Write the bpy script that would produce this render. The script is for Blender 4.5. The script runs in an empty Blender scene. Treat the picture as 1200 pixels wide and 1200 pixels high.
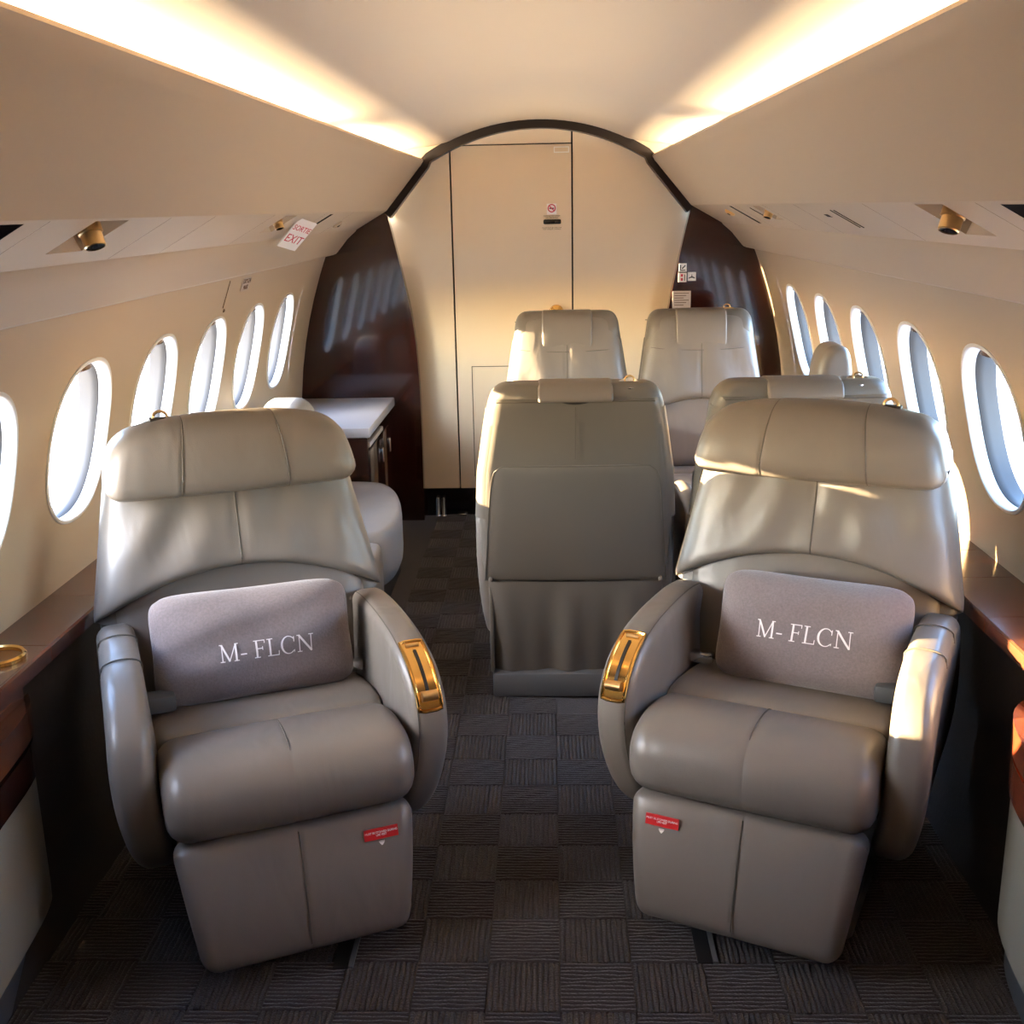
import bpy, bmesh, math, random
from mathutils import Vector, Matrix
random.seed(7)
C = bpy.context.scene.collection
PI = math.pi
sin, cos = math.sin, math.cos

# ------------------------------------------------------------------ camera
cam = bpy.data.cameras.new('camera'); camo = bpy.data.objects.new('camera', cam); C.objects.link(camo)
cam.sensor_width = 36.0; cam.lens = 36.0 * 1310 / 1200; cam.clip_start = 0.05
_f = Vector((43, -358, 1310)).normalized()                      # cabin axis seen in camera space (x right, y down, z ahead)
_d = Vector((sin(math.radians(.6)), cos(math.radians(.6)), 0)); _d = (_d - _d.dot(_f) * _f).normalized()
_r = _d.cross(_f).normalized(); _u = -_d
R = Matrix((_r, _f, _u))                                        # rows: world X, Y, Z in camera space
cx, cy, cz = Vector((R[0][0], R[1][0], R[2][0])), Vector((R[0][1], R[1][1], R[2][1])), Vector((R[0][2], R[1][2], R[2][2]))
camo.matrix_world = Matrix.Translation((.05, 0, 1.505)) @ Matrix((cx, -cy, -cz)).transposed().to_4x4()
bpy.context.scene.camera = camo

# ------------------------------------------------------------------ world, sun, exposure
sc = bpy.context.scene
sc.view_settings.view_transform = 'Standard'; sc.view_settings.look = 'None'
sc.view_settings.gamma = 1; sc.view_settings.use_curve_mapping = False
sc.view_settings.exposure = -0.15
w = bpy.data.worlds.new('sky'); sc.world = w; w.use_nodes = True
nt = w.node_tree; nt.nodes.clear()
sky = nt.nodes.new('ShaderNodeTexSky'); sky.sky_type = 'NISHITA'; sky.sun_disc = False
SUN_EL, SUN_AZ = 8.35, -2.9                                       # low sun almost square to the left windows
sky.sun_elevation = math.radians(SUN_EL + 16); sky.sun_rotation = math.radians(-115); sky.air_density = 1.0; sky.dust_density = 1.0; sky.ozone_density = 3.0
bg = nt.nodes.new('ShaderNodeBackground'); bg.inputs[1].default_value = 6.2
out = nt.nodes.new('ShaderNodeOutputWorld')
nt.links.new(sky.outputs[0], bg.inputs[0]); nt.links.new(bg.outputs[0], out.inputs[0])

def sun_lamp(name, direction, strength, color, angle):
    l = bpy.data.lights.new(name, 'SUN'); l.energy = strength; l.color = color; l.angle = math.radians(angle)
    o = bpy.data.objects.new(name, l); C.objects.link(o)
    o.rotation_euler = Vector(direction).to_track_quat('-Z', 'Y').to_euler(); o.location = (-6, -3, 4)
    return o
_az, _el = math.radians(SUN_AZ), math.radians(SUN_EL)
SUN_DIR = (cos(_az) * cos(_el), sin(_az) * cos(_el), -sin(_el))
sun_lamp('sun', SUN_DIR, 150.0, (1, .74, .42), .4)

# ------------------------------------------------------------------ materials
def mat(name, color, rough=.5, metal=0, coat=0, spec=.5, bump=None, var=None, emit=None, sheen=0):
    """bump=(scale, strength, distance); var=(scale, amount)"""
    m = bpy.data.materials.new(name); m.use_nodes = True
    t = m.node_tree; b = t.nodes['Principled BSDF']
    b.inputs['Base Color'].default_value = (*color, 1); b.inputs['Roughness'].default_value = rough
    b.inputs['Metallic'].default_value = metal; b.inputs['Coat Weight'].default_value = coat
    b.inputs['Coat Roughness'].default_value = .05
    b.inputs['Specular IOR Level'].default_value = spec
    if sheen: b.inputs['Sheen Weight'].default_value = sheen
    if emit:
        b.inputs['Emission Color'].default_value = (*emit[0], 1); b.inputs['Emission Strength'].default_value = emit[1]
    tc = t.nodes.new('ShaderNodeTexCoord')
    if var:
        n = t.nodes.new('ShaderNodeTexNoise'); n.inputs['Scale'].default_value = var[0]; n.inputs['Detail'].default_value = 4
        t.links.new(tc.outputs['Object'], n.inputs['Vector'])
        r = t.nodes.new('ShaderNodeMixRGB'); r.blend_type = 'MIX'
        r.inputs[1].default_value = (*[c * (1 - var[1]) for c in color], 1); r.inputs[2].default_value = (*[min(1, c * (1 + var[1])) for c in color], 1)
        t.links.new(n.outputs['Fac'], r.inputs[0]); t.links.new(r.outputs[0], b.inputs['Base Color'])
    if bump:
        n = t.nodes.new('ShaderNodeTexNoise'); n.inputs['Scale'].default_value = bump[0]; n.inputs['Detail'].default_value = 3
        t.links.new(tc.outputs['Object'], n.inputs['Vector'])
        bn = t.nodes.new('ShaderNodeBump'); bn.inputs['Strength'].default_value = bump[1]; bn.inputs['Distance'].default_value = bump[2]
        t.links.new(n.outputs['Fac'], bn.inputs['Height']); t.links.new(bn.outputs[0], b.inputs['Normal'])
    return m

def leather_mat(name, color, rough=.4, wr=.28):
    m = mat(name, color, rough, spec=.5, var=(5, .05))
    t = m.node_tree; b = t.nodes['Principled BSDF']; tc = t.nodes['Texture Coordinate']
    g = t.nodes.new('ShaderNodeTexVoronoi'); g.inputs['Scale'].default_value = 420
    cr = t.nodes.new('ShaderNodeTexNoise'); cr.inputs['Scale'].default_value = 7; cr.inputs['Detail'].default_value = 2; cr.inputs['Distortion'].default_value = .6
    mp = t.nodes.new('ShaderNodeMapping'); mp.inputs['Scale'].default_value = (1.5, 1, .7); mp.inputs['Rotation'].default_value = (0, .5, 0)
    t.links.new(tc.outputs['Object'], g.inputs['Vector']); t.links.new(tc.outputs['Object'], mp.inputs[0]); t.links.new(mp.outputs[0], cr.inputs['Vector'])
    b1 = t.nodes.new('ShaderNodeBump'); b1.inputs['Strength'].default_value = wr; b1.inputs['Distance'].default_value = .018
    b2 = t.nodes.new('ShaderNodeBump'); b2.inputs['Strength'].default_value = .1; b2.inputs['Distance'].default_value = .001
    t.links.new(cr.outputs['Fac'], b1.inputs['Height']); t.links.new(g.outputs['Distance'], b2.inputs['Height'])
    t.links.new(b1.outputs[0], b2.inputs['Normal']); t.links.new(b2.outputs[0], b.inputs['Normal'])
    return m

def wood_mat(name, dark, light, rough=.16, axis='Z'):
    m = mat(name, dark, rough, coat=.45, spec=.4)
    t = m.node_tree; b = t.nodes['Principled BSDF']; tc = t.nodes['Texture Coordinate']
    mp = t.nodes.new('ShaderNodeMapping'); mp.inputs['Scale'].default_value = {'Z': (14, 14, 1.1), 'Y': (14, 1.1, 14)}[axis]
    n = t.nodes.new('ShaderNodeTexNoise'); n.inputs['Scale'].default_value = 2.2; n.inputs['Detail'].default_value = 8; n.inputs['Roughness'].default_value = .6
    cr = t.nodes.new('ShaderNodeValToRGB'); cr.color_ramp.elements[0].position = .3; cr.color_ramp.elements[1].position = .75
    cr.color_ramp.elements[0].color = (*dark, 1); cr.color_ramp.elements[1].color = (*light, 1)
    t.links.new(tc.outputs['Object'], mp.inputs[0]); t.links.new(mp.outputs[0], n.inputs['Vector'])
    t.links.new(n.outputs['Fac'], cr.inputs[0]); t.links.new(cr.outputs[0], b.inputs['Base Color'])
    return m

def glass_mat():
    m = bpy.data.materials.new('window glass'); m.use_nodes = True; t = m.node_tree; t.nodes.clear()
    o = t.nodes.new('ShaderNodeOutputMaterial'); mx = t.nodes.new('ShaderNodeMixShader'); tr = t.nodes.new('ShaderNodeBsdfTransparent')
    gl = t.nodes.new('ShaderNodeBsdfGlossy'); gl.inputs['Roughness'].default_value = .03; mx.inputs[0].default_value = .06
    tr.inputs[0].default_value = (.96, .97, .97, 1)
    t.links.new(tr.outputs[0], mx.inputs[1]); t.links.new(gl.outputs[0], mx.inputs[2]); t.links.new(mx.outputs[0], o.inputs[0])
    return m

M = dict(
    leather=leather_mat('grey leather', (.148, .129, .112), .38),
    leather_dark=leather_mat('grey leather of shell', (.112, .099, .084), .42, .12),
    thread=mat('leather seam', (.075, .065, .052), .6),
    cream=mat('cream wall lining', (.43, .335, .23), .45, bump=(300, .05, .001)),
    ceiling=mat('cream headliner', (.64, .54, .41), .6, bump=(160, .08, .001)),
    door=mat('cream lacquer door', (.69, .545, .36), .4),
    wood=wood_mat('dark lacquered mahogany', (.012, .003, .002), (.040, .008, .004), .12),
    ledge=wood_mat('mahogany ledge', (.045, .013, .006), (.15, .05, .023), .2, 'Y'),
    sunlit_wood=wood_mat('sun-toned mahogany', (.09, .018, .007), (.22, .05, .02), .18, 'Y'),  # redder than the other mahogany: the sun's glow is put into the colour
    black=mat('black', (.006, .005, .005), .5),
    gloss_black=mat('gloss black', (.006, .004, .005), .08),
    rim=mat('dark rim lacquer', (.010, .005, .0035), .35, spec=.25),
    gap=mat('shadow gap', (.02, .012, .008), .7),
    dark=mat('dark sidewall fabric', (.022, .018, .017), .85, bump=(90, .3, .002)),
    gold=mat('polished gold', (.9, .56, .18), .16, metal=1),
    gold_satin=mat('satin gold', (.78, .52, .24), .3, metal=1),
    shaded_gold=mat('dark bronze', (.35, .19, .08), .35, metal=1),  # gold darkened in colour for the shade inside the cup well
    chrome=mat('chrome', (.75, .75, .75), .12, metal=1),
    white=mat('white window bezel', (.70, .69, .66), .3),
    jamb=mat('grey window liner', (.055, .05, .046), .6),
    tab=mat('brown shade pull', (.2, .11, .06), .25, metal=.6),
    glass=glass_mat(),
    wool=mat('mauve grey wool', (.165, .138, .142), .95, bump=(260, .5, .003), var=(190, .28), sheen=.35),
    embroidery=mat('white thread', (.75, .72, .72), .6),
    red=mat('red placard', (.5, .012, .015), .4),
    paper=mat('white placard', (.8, .77, .72), .5),
    ink=mat('dark print', (.02, .02, .022), .6),
    redink=mat('red print', (.5, .03, .06), .6),
    mutedpaper=mat('printed notice', (.42, .36, .33), .5),
    top=mat('pale grey top', (.36, .35, .35), .45),
    sofa=leather_mat('pale grey fabric leather', (.24, .225, .205), .55, .15),
    base=mat('grey seat base', (.10, .10, .10), .45),
    panel=mat('cream console panel', (.22, .20, .155), .6),
    kick=mat('blue grey kick plate', (.05, .055, .06), .6),
    tube=mat('warm light tube', (1, .9, .75), .5, emit=((1, .82, .58), 74)),
    carpet=mat('brown loop carpet', (.021, .0140, .0122), .95, bump=(220, .7, .004), var=(60, .35), sheen=.2),
    wing=mat('reflective wing metal', (.8, .8, .8), .17, metal=1),  # mirror-like metal so the added wing throws sun indoors
    tarmac=mat('pale apron concrete', (.72, .71, .69), .9, var=(.3, .1)),
)

# ------------------------------------------------------------------ builders
def link(name, me, m, parent=None, smooth=True, angle=40):
    if smooth:
        for p in me.polygons: p.use_smooth = True
        me.set_sharp_from_angle(angle=math.radians(angle))
    if m: me.materials.append(m)
    o = bpy.data.objects.new(name, me); C.objects.link(o)
    if parent: o.parent = parent
    return o

def obj(name, vf, m, parent=None, smooth=True, angle=40):
    me = bpy.data.meshes.new(name); me.from_pydata([tuple(v) for v in vf[0]], [], vf[1]); me.validate()
    bm = bmesh.new(); bm.from_mesh(me); bmesh.ops.recalc_face_normals(bm, faces=bm.faces); bm.to_mesh(me); bm.free()
    return link(name, me, m, parent, smooth, angle)

def thing(name, label, cat, loc=(0, 0, 0), rot=0, group=None):
    o = bpy.data.objects.new(name, None); C.objects.link(o); o.empty_display_size = .1
    o.location = loc; o.rotation_euler = (0, 0, rot); return tag(o, label, cat, group)
def tag(o, label, cat, group=None):
    o['label'] = label; o['category'] = cat
    if group: o['group'] = group
    return o
def struct(o, label=None):
    o['kind'] = 'structure'
    if label: o['label'] = label
    return o

def join(*vfs):
    V, F = [], []
    for v, f in vfs:
        n = len(V); V += list(v); F += [tuple(i + n for i in q) for q in f]
    return V, F
def xf(vf, fn): return [fn(*p) for p in vf[0]], vf[1]

def box(x0, x1, y0, y1, z0, z1, r=0.0, seg=2):
    """box with rounded edges"""
    bm = bmesh.new(); bmesh.ops.create_cube(bm, size=1)
    for v in bm.verts: v.co = Vector(((x0 + x1) / 2 + v.co.x * (x1 - x0), (y0 + y1) / 2 + v.co.y * (y1 - y0), (z0 + z1) / 2 + v.co.z * (z1 - z0)))
    if r: bmesh.ops.bevel(bm, geom=bm.edges[:], offset=r, segments=seg, affect='EDGES', profile=.5)
    bm.verts.index_update(); vf = [v.co.copy() for v in bm.verts], [tuple(v.index for v in f.verts) for f in bm.faces]; bm.free(); return vf

def cyl(p0, p1, r0, r1=None, n=20, caps=True):
    p0, p1 = Vector(p0), Vector(p1); r1 = r0 if r1 is None else r1
    q = (p1 - p0).to_track_quat('Z', 'Y'); V, F = [], []
    for p, r in ((p0, r0), (p1, r1)):
        for i in range(n): V.append(p + q @ Vector((r * cos(2 * PI * i / n), r * sin(2 * PI * i / n), 0)))
    F = [(i, (i + 1) % n, n + (i + 1) % n, n + i) for i in range(n)]
    if caps: F += [tuple(range(n))[::-1], tuple(range(n, 2 * n))]
    return V, F

def lathe(prof, center, axis=(0, 0, 1), n=24):
    q = Vector(axis).to_track_quat('Z', 'Y'); c = Vector(center); V, F = [], []
    for r, h in prof:
        for i in range(n): V.append(c + q @ Vector((r * cos(2 * PI * i / n), r * sin(2 * PI * i / n), h)))
    for k in range(len(prof) - 1):
        for i in range(n): F.append((k * n + i, k * n + (i + 1) % n, (k + 1) * n + (i + 1) % n, (k + 1) * n + i))
    return V, F

def tube(pts, r, n=6, closed=False):
    pts = [Vector(p) for p in pts]; V, F = [], []; N = len(pts)
    for i, p in enumerate(pts):
        a = pts[(i - 1) % N] if (closed or i) else p; b = pts[(i + 1) % N] if (closed or i < N - 1) else p
        q = (b - a).to_track_quat('Z', 'Y')
        for k in range(n): V.append(p + q @ Vector((r * cos(2 * PI * k / n), r * sin(2 * PI * k / n), 0)))
    for i in range(N if closed else N - 1):
        j = (i + 1) % N
        for k in range(n): F.append((i * n + k, i * n + (k + 1) % n, j * n + (k + 1) % n, j * n + k))
    if not closed: F += [tuple(range(n))[::-1], tuple(range((N - 1) * n, N * n))]
    return V, F

def chaikin(p, it=2, closed=True):
    for _ in range(it):
        q = []; n = len(p)
        for i in range(n if closed else n - 1):
            a, b = p[i], p[(i + 1) % n]
            q += [tuple(.75 * x + .25 * y for x, y in zip(a, b)), tuple(.25 * x + .75 * y for x, y in zip(a, b))]
        if not closed: q = [p[0]] + q + [p[-1]]
        p = q
    return p

def extr(prof, w0, w1, r, fn=lambda c, a, b: (c, a, b), seg=5, grooves=(), gd=.004, step=.04, bulge=0):
    """closed 2-D profile swept along c from w0 to w1, ends rounded by r, soft grooves at given c"""
    n = len(prof)
    area = sum(prof[i][0] * prof[(i + 1) % n][1] - prof[(i + 1) % n][0] * prof[i][1] for i in range(n))
    s = 1 if area > 0 else -1; nor = []
    for i in range(n):
        dx, dy = prof[(i + 1) % n][0] - prof[i - 1][0], prof[(i + 1) % n][1] - prof[i - 1][1]
        l = math.hypot(dx, dy) or 1; nor.append((-dy / l * s, dx / l * s))
    cs = []
    for k in range(seg + 1):
        a = PI / 2 * k / seg; cs += [(w0 + r - r * cos(a), r * (1 - sin(a))), (w1 - r + r * cos(a), r * (1 - sin(a)))]
    m = max(1, int((w1 - w0 - 2 * r) / step))
    cs += [(w0 + r + (w1 - w0 - 2 * r) * k / m, 0) for k in range(1, m)]
    for g in grooves:
        cs = [c for c in cs if abs(c[0] - g) > .0125]
        cs += [(g + d, 0) for d in (-.012, -.007, -.003, 0, .003, .007, .012)]
    cs.sort()
    V, F = [], []
    mid, half = (w0 + w1) / 2, (w1 - w0) / 2
    for c, ins in cs:
        for g in grooves: ins += gd * math.exp(-((c - g) / .0045) ** 2)
        ins -= bulge * (1 - ((c - mid) / half) ** 2)
        for (a, b), (na, nb) in zip(prof, nor): V.append(fn(c, a + na * ins, b + nb * ins))
    for k in range(len(cs) - 1):
        for i in range(n): F.append((k * n + i, k * n + (i + 1) % n, (k + 1) * n + (i + 1) % n, (k + 1) * n + i))
    F += [tuple(range(n))[::-1], tuple(range((len(cs) - 1) * n, len(cs) * n))]
    return V, F

def grid(fn, ns, nt_, cosine=True):
    g = (lambda k, n: -cos(PI * k / n)) if cosine else (lambda k, n: -1 + 2 * k / n)
    V = [fn(g(i, ns), g(j, nt_)) for j in range(nt_ + 1) for i in range(ns + 1)]
    F = [(j * (ns + 1) + i, j * (ns + 1) + i + 1, (j + 1) * (ns + 1) + i + 1, (j + 1) * (ns + 1) + i) for j in range(nt_) for i in range(ns)]
    return V, F

def loft(rings, cap=True):
    n = len(rings[0]); V = [p for r in rings for p in r]
    F = [(k * n + i, k * n + (i + 1) % n, (k + 1) * n + (i + 1) % n, (k + 1) * n + i) for k in range(len(rings) - 1) for i in range(n)]
    if cap: F += [tuple(range(n))[::-1], tuple(range((len(rings) - 1) * n, len(rings) * n))]
    return V, F

def sweepY(pts, y0, y1, ny=1):
    """open cross-section (x,z) swept along Y"""
    V, F = [], []; n = len(pts)
    for k in range(ny + 1):
        y = y0 + (y1 - y0) * k / ny; V += [(x, y, z) for x, z in pts]
    for k in range(ny):
        for i in range(n - 1): F.append((k * n + i, k * n + i + 1, (k + 1) * n + i + 1, (k + 1) * n + i))
    return V, F

def interp(tab, x):
    if x <= tab[0][0]: return tab[0][1]
    for (a, fa), (b, fb) in zip(tab, tab[1:]):
        if x <= b: return fa + (fb - fa) * (x - a) / (b - a)
    return tab[-1][1]

def text_obj(name, body, size, m, parent, matrix, extrude=.0004, align='CENTER', spacing=1.0):
    cu = bpy.data.curves.new(name, 'FONT'); cu.body = body; cu.size = size; cu.align_x = align; cu.align_y = 'CENTER'
    cu.extrude = extrude; cu.resolution_u = 3; cu.space_line = .95; cu.space_character = spacing
    o = bpy.data.objects.new(name, cu); C.objects.link(o)
    dg = bpy.context.evaluated_depsgraph_get(); me = bpy.data.meshes.new_from_object(o.evaluated_get(dg))
    bpy.data.objects.remove(o); me.name = name
    me.transform(matrix); me.materials.clear()
    return link(name, me, m, parent, smooth=False)
def frame(origin, right, up):
    r = Vector(right).normalized(); u = Vector(up); u = (u - u.dot(r) * r).normalized(); n = r.cross(u)
    return Matrix.Translation(origin) @ Matrix((r, u, n)).transposed().to_4x4()
def mbox(mtx, x0, x1, y0, y1, z0, z1, r=0, seg=2):
    v, f = box(x0, x1, y0, y1, z0, z1, r, seg); return [mtx @ Vector(p) for p in v], f

# ------------------------------------------------------------------ the shell
YF, YB = -1.3, 5.43                      # front end behind the photographer, aft partition
def wx(z): return 1.168 - .1658 * (z - .62) - .2366 * (z - .62) * (z - 1.0)
WY = [2.14 + .53 * k for k in range(-1, 6)]
WC, WA, WB, HB = .970, .178, .196, .232  # window centre height, half width, half height, cell half height

# floor with carpet squares
fl = struct(obj('floor', box(-1.3, 1.3, YF - .2, YB + .3, -.06, -.004), M['carpet'], smooth=False), 'dark brown ribbed cabin carpet')
T = .1467
def square_mesh():
    V, F = [], []; nr = 13; h = T / 2 - .0012
    for k in range(nr):
        a = -h + 2 * h * k / nr; b = -h + 2 * h * (k + 1) / nr; e = (b - a) * .22
        for i, (x, z) in enumerate(((a, -.004), (a + e, .0002), (b - e, .0002), (b, -.004))):
            for j in range(7):
                y = -h + 2 * h * j / 6; V.append((x + .0012 * sin(j * 2.1 + k * 1.7), y, z + .0007 * sin(j * 1.9 + k)))
        n0 = k * 28
        for i in range(3):
            for j in range(6): F.append((n0 + i * 7 + j, n0 + i * 7 + j + 1, n0 + (i + 1) * 7 + j + 1, n0 + (i + 1) * 7 + j))
    me = bpy.data.meshes.new('carpet_square'); me.from_pydata(V, [], F); me.materials.append(M['carpet'])
    for p in me.polygons: p.use_smooth = True
    return me
sq = square_mesh()
for iy in range(-2, 25):
    for ix in range(-7, 8):
        x, y = -.0165 + ix * T, 1.909 + iy * T
        if iy > 4 and not -3 <= ix <= 2: continue
        if iy > 8 and ix > 0: continue
        o = bpy.data.objects.new('carpet_square', sq); C.objects.link(o); o.parent = fl
        o.location = (x, y, 0); o.rotation_euler = (0, 0, PI / 2 * ((ix + iy) % 2) + PI * random.randint(0, 1))
# carpet away from the camera's view stays one ribless sheet (floor itself)

def wall_side(s, name, label):
    V, F = [], []
    def P(y, z, d=0): return (s * (wx(z) + d), y, z)
    def strip(z0, z1, nz, ys):
        n0 = len(V)
        for k in range(nz + 1):
            for y in ys: V.append(P(y, z0 + (z1 - z0) * k / nz))
        m = len(ys)
        for k in range(nz):
            for i in range(m - 1): F.append((n0 + k * m + i, n0 + k * m + i + 1, n0 + (k + 1) * m + i + 1, n0 + (k + 1) * m + i))
    ys = [YF] + [c - .265 for c in WY] + [WY[-1] + .265, YB + .05]
    strip(.60, WC - HB, 5, ys); strip(WC + HB, 1.299, 5, ys)
    strip(WC - HB, WC + HB, 8, [YF, WY[0] - .265]); strip(WC - HB, WC + HB, 8, [WY[-1] + .265, YB + .05])
    N = 72; ca_ = math.atan2(HB, .265)
    ANG = [2 * PI * i / N for i in range(N)]
    for tgt in (ca_, PI - ca_, PI + ca_, 2 * PI - ca_):
        ANG[min(range(N), key=lambda i: abs(ANG[i] - tgt))] = tgt
    for c in WY:
        n0 = len(V); rings = 5
        for k in range(rings + 1):
            t = k / rings
            for i in range(N):
                a = ANG[i]; ca, sa = cos(a), sin(a)
                ey, ez = wshape(a, 1.0)
                q = 1 / max(abs(ca) / .265, abs(sa) / HB); ry, rz = ca * q, sa * q
                V.append(P(c + ey + (ry - ey) * t, WC + ez + (rz - ez) * t))
        for k in range(rings):
            for i in range(N): F.append((n0 + k * N + i, n0 + k * N + (i + 1) % N, n0 + (k + 1) * N + (i + 1) % N, n0 + (k + 1) * N + i))
    o = obj(name, (V, F), M['cream'], angle=60)
    bm = bmesh.new(); bm.from_mesh(o.data); bmesh.ops.remove_doubles(bm, verts=bm.verts, dist=.0004); bm.to_mesh(o.data); bm.free()
    return struct(o, label)
def wshape(a, k):
    e = 2 / 2.35; ca, sa = cos(a), sin(a)
    return (WA * k * math.copysign(abs(ca) ** e, ca), WB * k * math.copysign(abs(sa) ** e, sa))
wall_side(-1, 'wall_left', 'cream curved sidewall lining on the left with a row of oval windows')
wall_side(1, 'wall_right', 'cream curved sidewall lining on the right with a row of oval windows')

def window(s, c, idx):
    N = 64
    def ring(k, d): return [(s * (wx(WC + z) + d), c + y, WC + z) for y, z in (wshape(2 * PI * i / N, k) for i in range(N))]
    side = 'left' if s < 0 else 'right'
    o = struct(obj('window_%d' % idx, loft([ring(1.04, .004), ring(1.035, -.003), ring(1.0, -.005), ring(.985, -.003), ring(.982, .006), ring(.979, .018), ring(.977, .028)], False), M['white'], angle=60),
               'oval cabin window with a white bezel on the %s wall' % side)
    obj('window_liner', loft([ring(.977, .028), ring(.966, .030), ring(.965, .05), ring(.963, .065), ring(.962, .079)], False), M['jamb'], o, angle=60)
    pane = [(s * (wx(WC + z) + .077), c + y, WC + z) for y, z in (wshape(2 * PI * i / N, .964) for i in range(N))]
    obj('window_pane', (pane, [tuple(range(N))]), M['glass'], o, smooth=False)
    z = WC + WB * .90; x = wx(z) + .02
    obj('shade_pull', box(min(s * (x - .012), s * (x + .025)), max(s * (x - .012), s * (x + .025)), c - .032, c + .032, z - .003, z + .014, .005), M['tab'], o)
    return o
i = 1
for s in (-1, 1):
    for c in WY: window(s, c, i); i += 1

# ceiling, valances, service panels, soffits
half = [(.42 * k / 10, .900 + math.sqrt(.9801 - (.42 * k / 10) ** 2)) for k in range(11)] + [(.49, 1.786), (.56, 1.778), (.63, 1.768), (.69, 1.745), (.735, 1.665)]
half = half[:9] + chaikin(half[9:], 2, False)
arc = [(-x, z) for x, z in half[:0:-1]] + half
struct(obj('ceiling', sweepY(arc, YF, YB + .04), M['ceiling'], angle=60), 'cream barrel vaulted headliner')
VZ = [(.700, 1.665), (.60, 1.662), (.556, 1.70), (.545, 1.722), (.538, 1.729), (.531, 1.728), (.526, 1.720), (.540, 1.697), (.545, 1.693), (.708, 1.50)]
PX0, PZ0, PX1, PZ1 = .708, 1.50, .854, 1.418
def panel_pt(s, y, t, d=0):            # t across the service panel (0 inboard), d depth behind it
    nx, nz = .082 / .1675, .146 / .1675
    return (s * (PX0 + (PX1 - PX0) * t + nx * d), y, PZ0 + (PZ1 - PZ0) * t + nz * d)
HOLES = {-1: [(1.25, 1.665, .06, .88, .03, 'gloss_black'), (1.93, 2.085, .05, .70, .045, 'cream'), (3.37, 3.52, .08, .66, .04, 'cream'), (4.06, 4.115, .08, .86, .03, 'black')],
         1: [(1.25, 1.735, .06, .88, .03, 'gloss_black'), (1.985, 2.135, .05, .72, .045, 'cream'), (3.71, 3.84, .08, .62, .04, 'cream'), (3.93, 3.955, .15, .55, .03, 'black'), (4.28, 4.33, .08, .86, .03, 'black')]}
for s, side in ((-1, 'left'), (1, 'right')):
    struct(obj('trim_%d' % (1 if s < 0 else 2), sweepY([(s * x, z) for x, z in VZ], YF, YB + .02), M['cream'], angle=25), 'cream sloping valance on the %s hiding the cove light' % side)
    hs = HOLES[s]
    ybr = sorted({YF, YB + .02} | {h[0] for h in hs} | {h[1] for h in hs}); tbr = sorted({0, 1} | {h[2] for h in hs} | {h[3] for h in hs})
    V, F = [], []
    for a, b in zip(ybr, ybr[1:]):
        for c, d in zip(tbr, tbr[1:]):
            if any(h[0] <= a < h[1] and h[2] <= c < h[3] for h in hs): continue
            n = len(V); V += [panel_pt(s, a, c), panel_pt(s, b, c), panel_pt(s, b, d), panel_pt(s, a, d)]; F.append((n, n + 1, n + 2, n + 3))
    pn = struct(obj('trim_%d' % (3 if s < 0 else 4), (V, F), M['cream'], smooth=False), 'cream service panel strip with lamps on the %s' % side)
    for a, b, c, d, dep, m in hs:
        e = .10 * (b - a)
        V = [panel_pt(s, a, c), panel_pt(s, b, c), panel_pt(s, b, d), panel_pt(s, a, d)]
        V += [panel_pt(s, a + e, c + .02, dep), panel_pt(s, b - e, c + .02, dep), panel_pt(s, b - e, d - .06, dep), panel_pt(s, a + e, d - .06, dep)]
        obj('recess', (V, [(0, 1, 5, 4), (1, 2, 6, 5), (2, 3, 7, 6), (3, 0, 4, 7), (4, 5, 6, 7)]), M[m], pn, smooth=False)
    for y in ((1.74, 2.31, 2.62, 3.2, 3.95, 4.5) if s < 0 else (1.82, 2.47, 3.16, 3.62, 4.15)):      # hairline joints between panel lids
        v = [panel_pt(s, y + dy, t, dd) for t in (0.02, .98) for dy, dd in ((-.0012, -.0006), (.0012, -.0006))]
        obj('panel_joint', (v, [(0, 1, 3, 2)]), M['tab'], pn, smooth=False)
    # soffit with a dark joint under the service panel
    SO = [(PX1, PZ1), (PX1 + .004, PZ1 - .007), (.90, 1.375), (.948, 1.318), (.957, 1.309), (.972, 1.303), (1.012, 1.298)]
    struct(obj('trim_%d' % (5 if s < 0 else 6), sweepY([(s * x, z) for x, z in SO], YF, YB + .02), M['cream'], angle=20), 'cream soffit above the %s windows' % side)
    # cove light tubes behind the valance
    for y0, y1 in ((YF + .1, 1.2), (1.3, 3.55), (4.0, 5.33)):
        tag(obj('cove_light', tube([(s * .634, y0, 1.708), (s * .634, y1, 1.708)], .011, 10), M['tube']),
            'warm light tube in the %s ceiling cove, %s' % (side, 'behind the photographer' if y0 < 0 else 'over the front seats' if y0 < 2 else 'beside the aft partition'), 'cove light')

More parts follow.
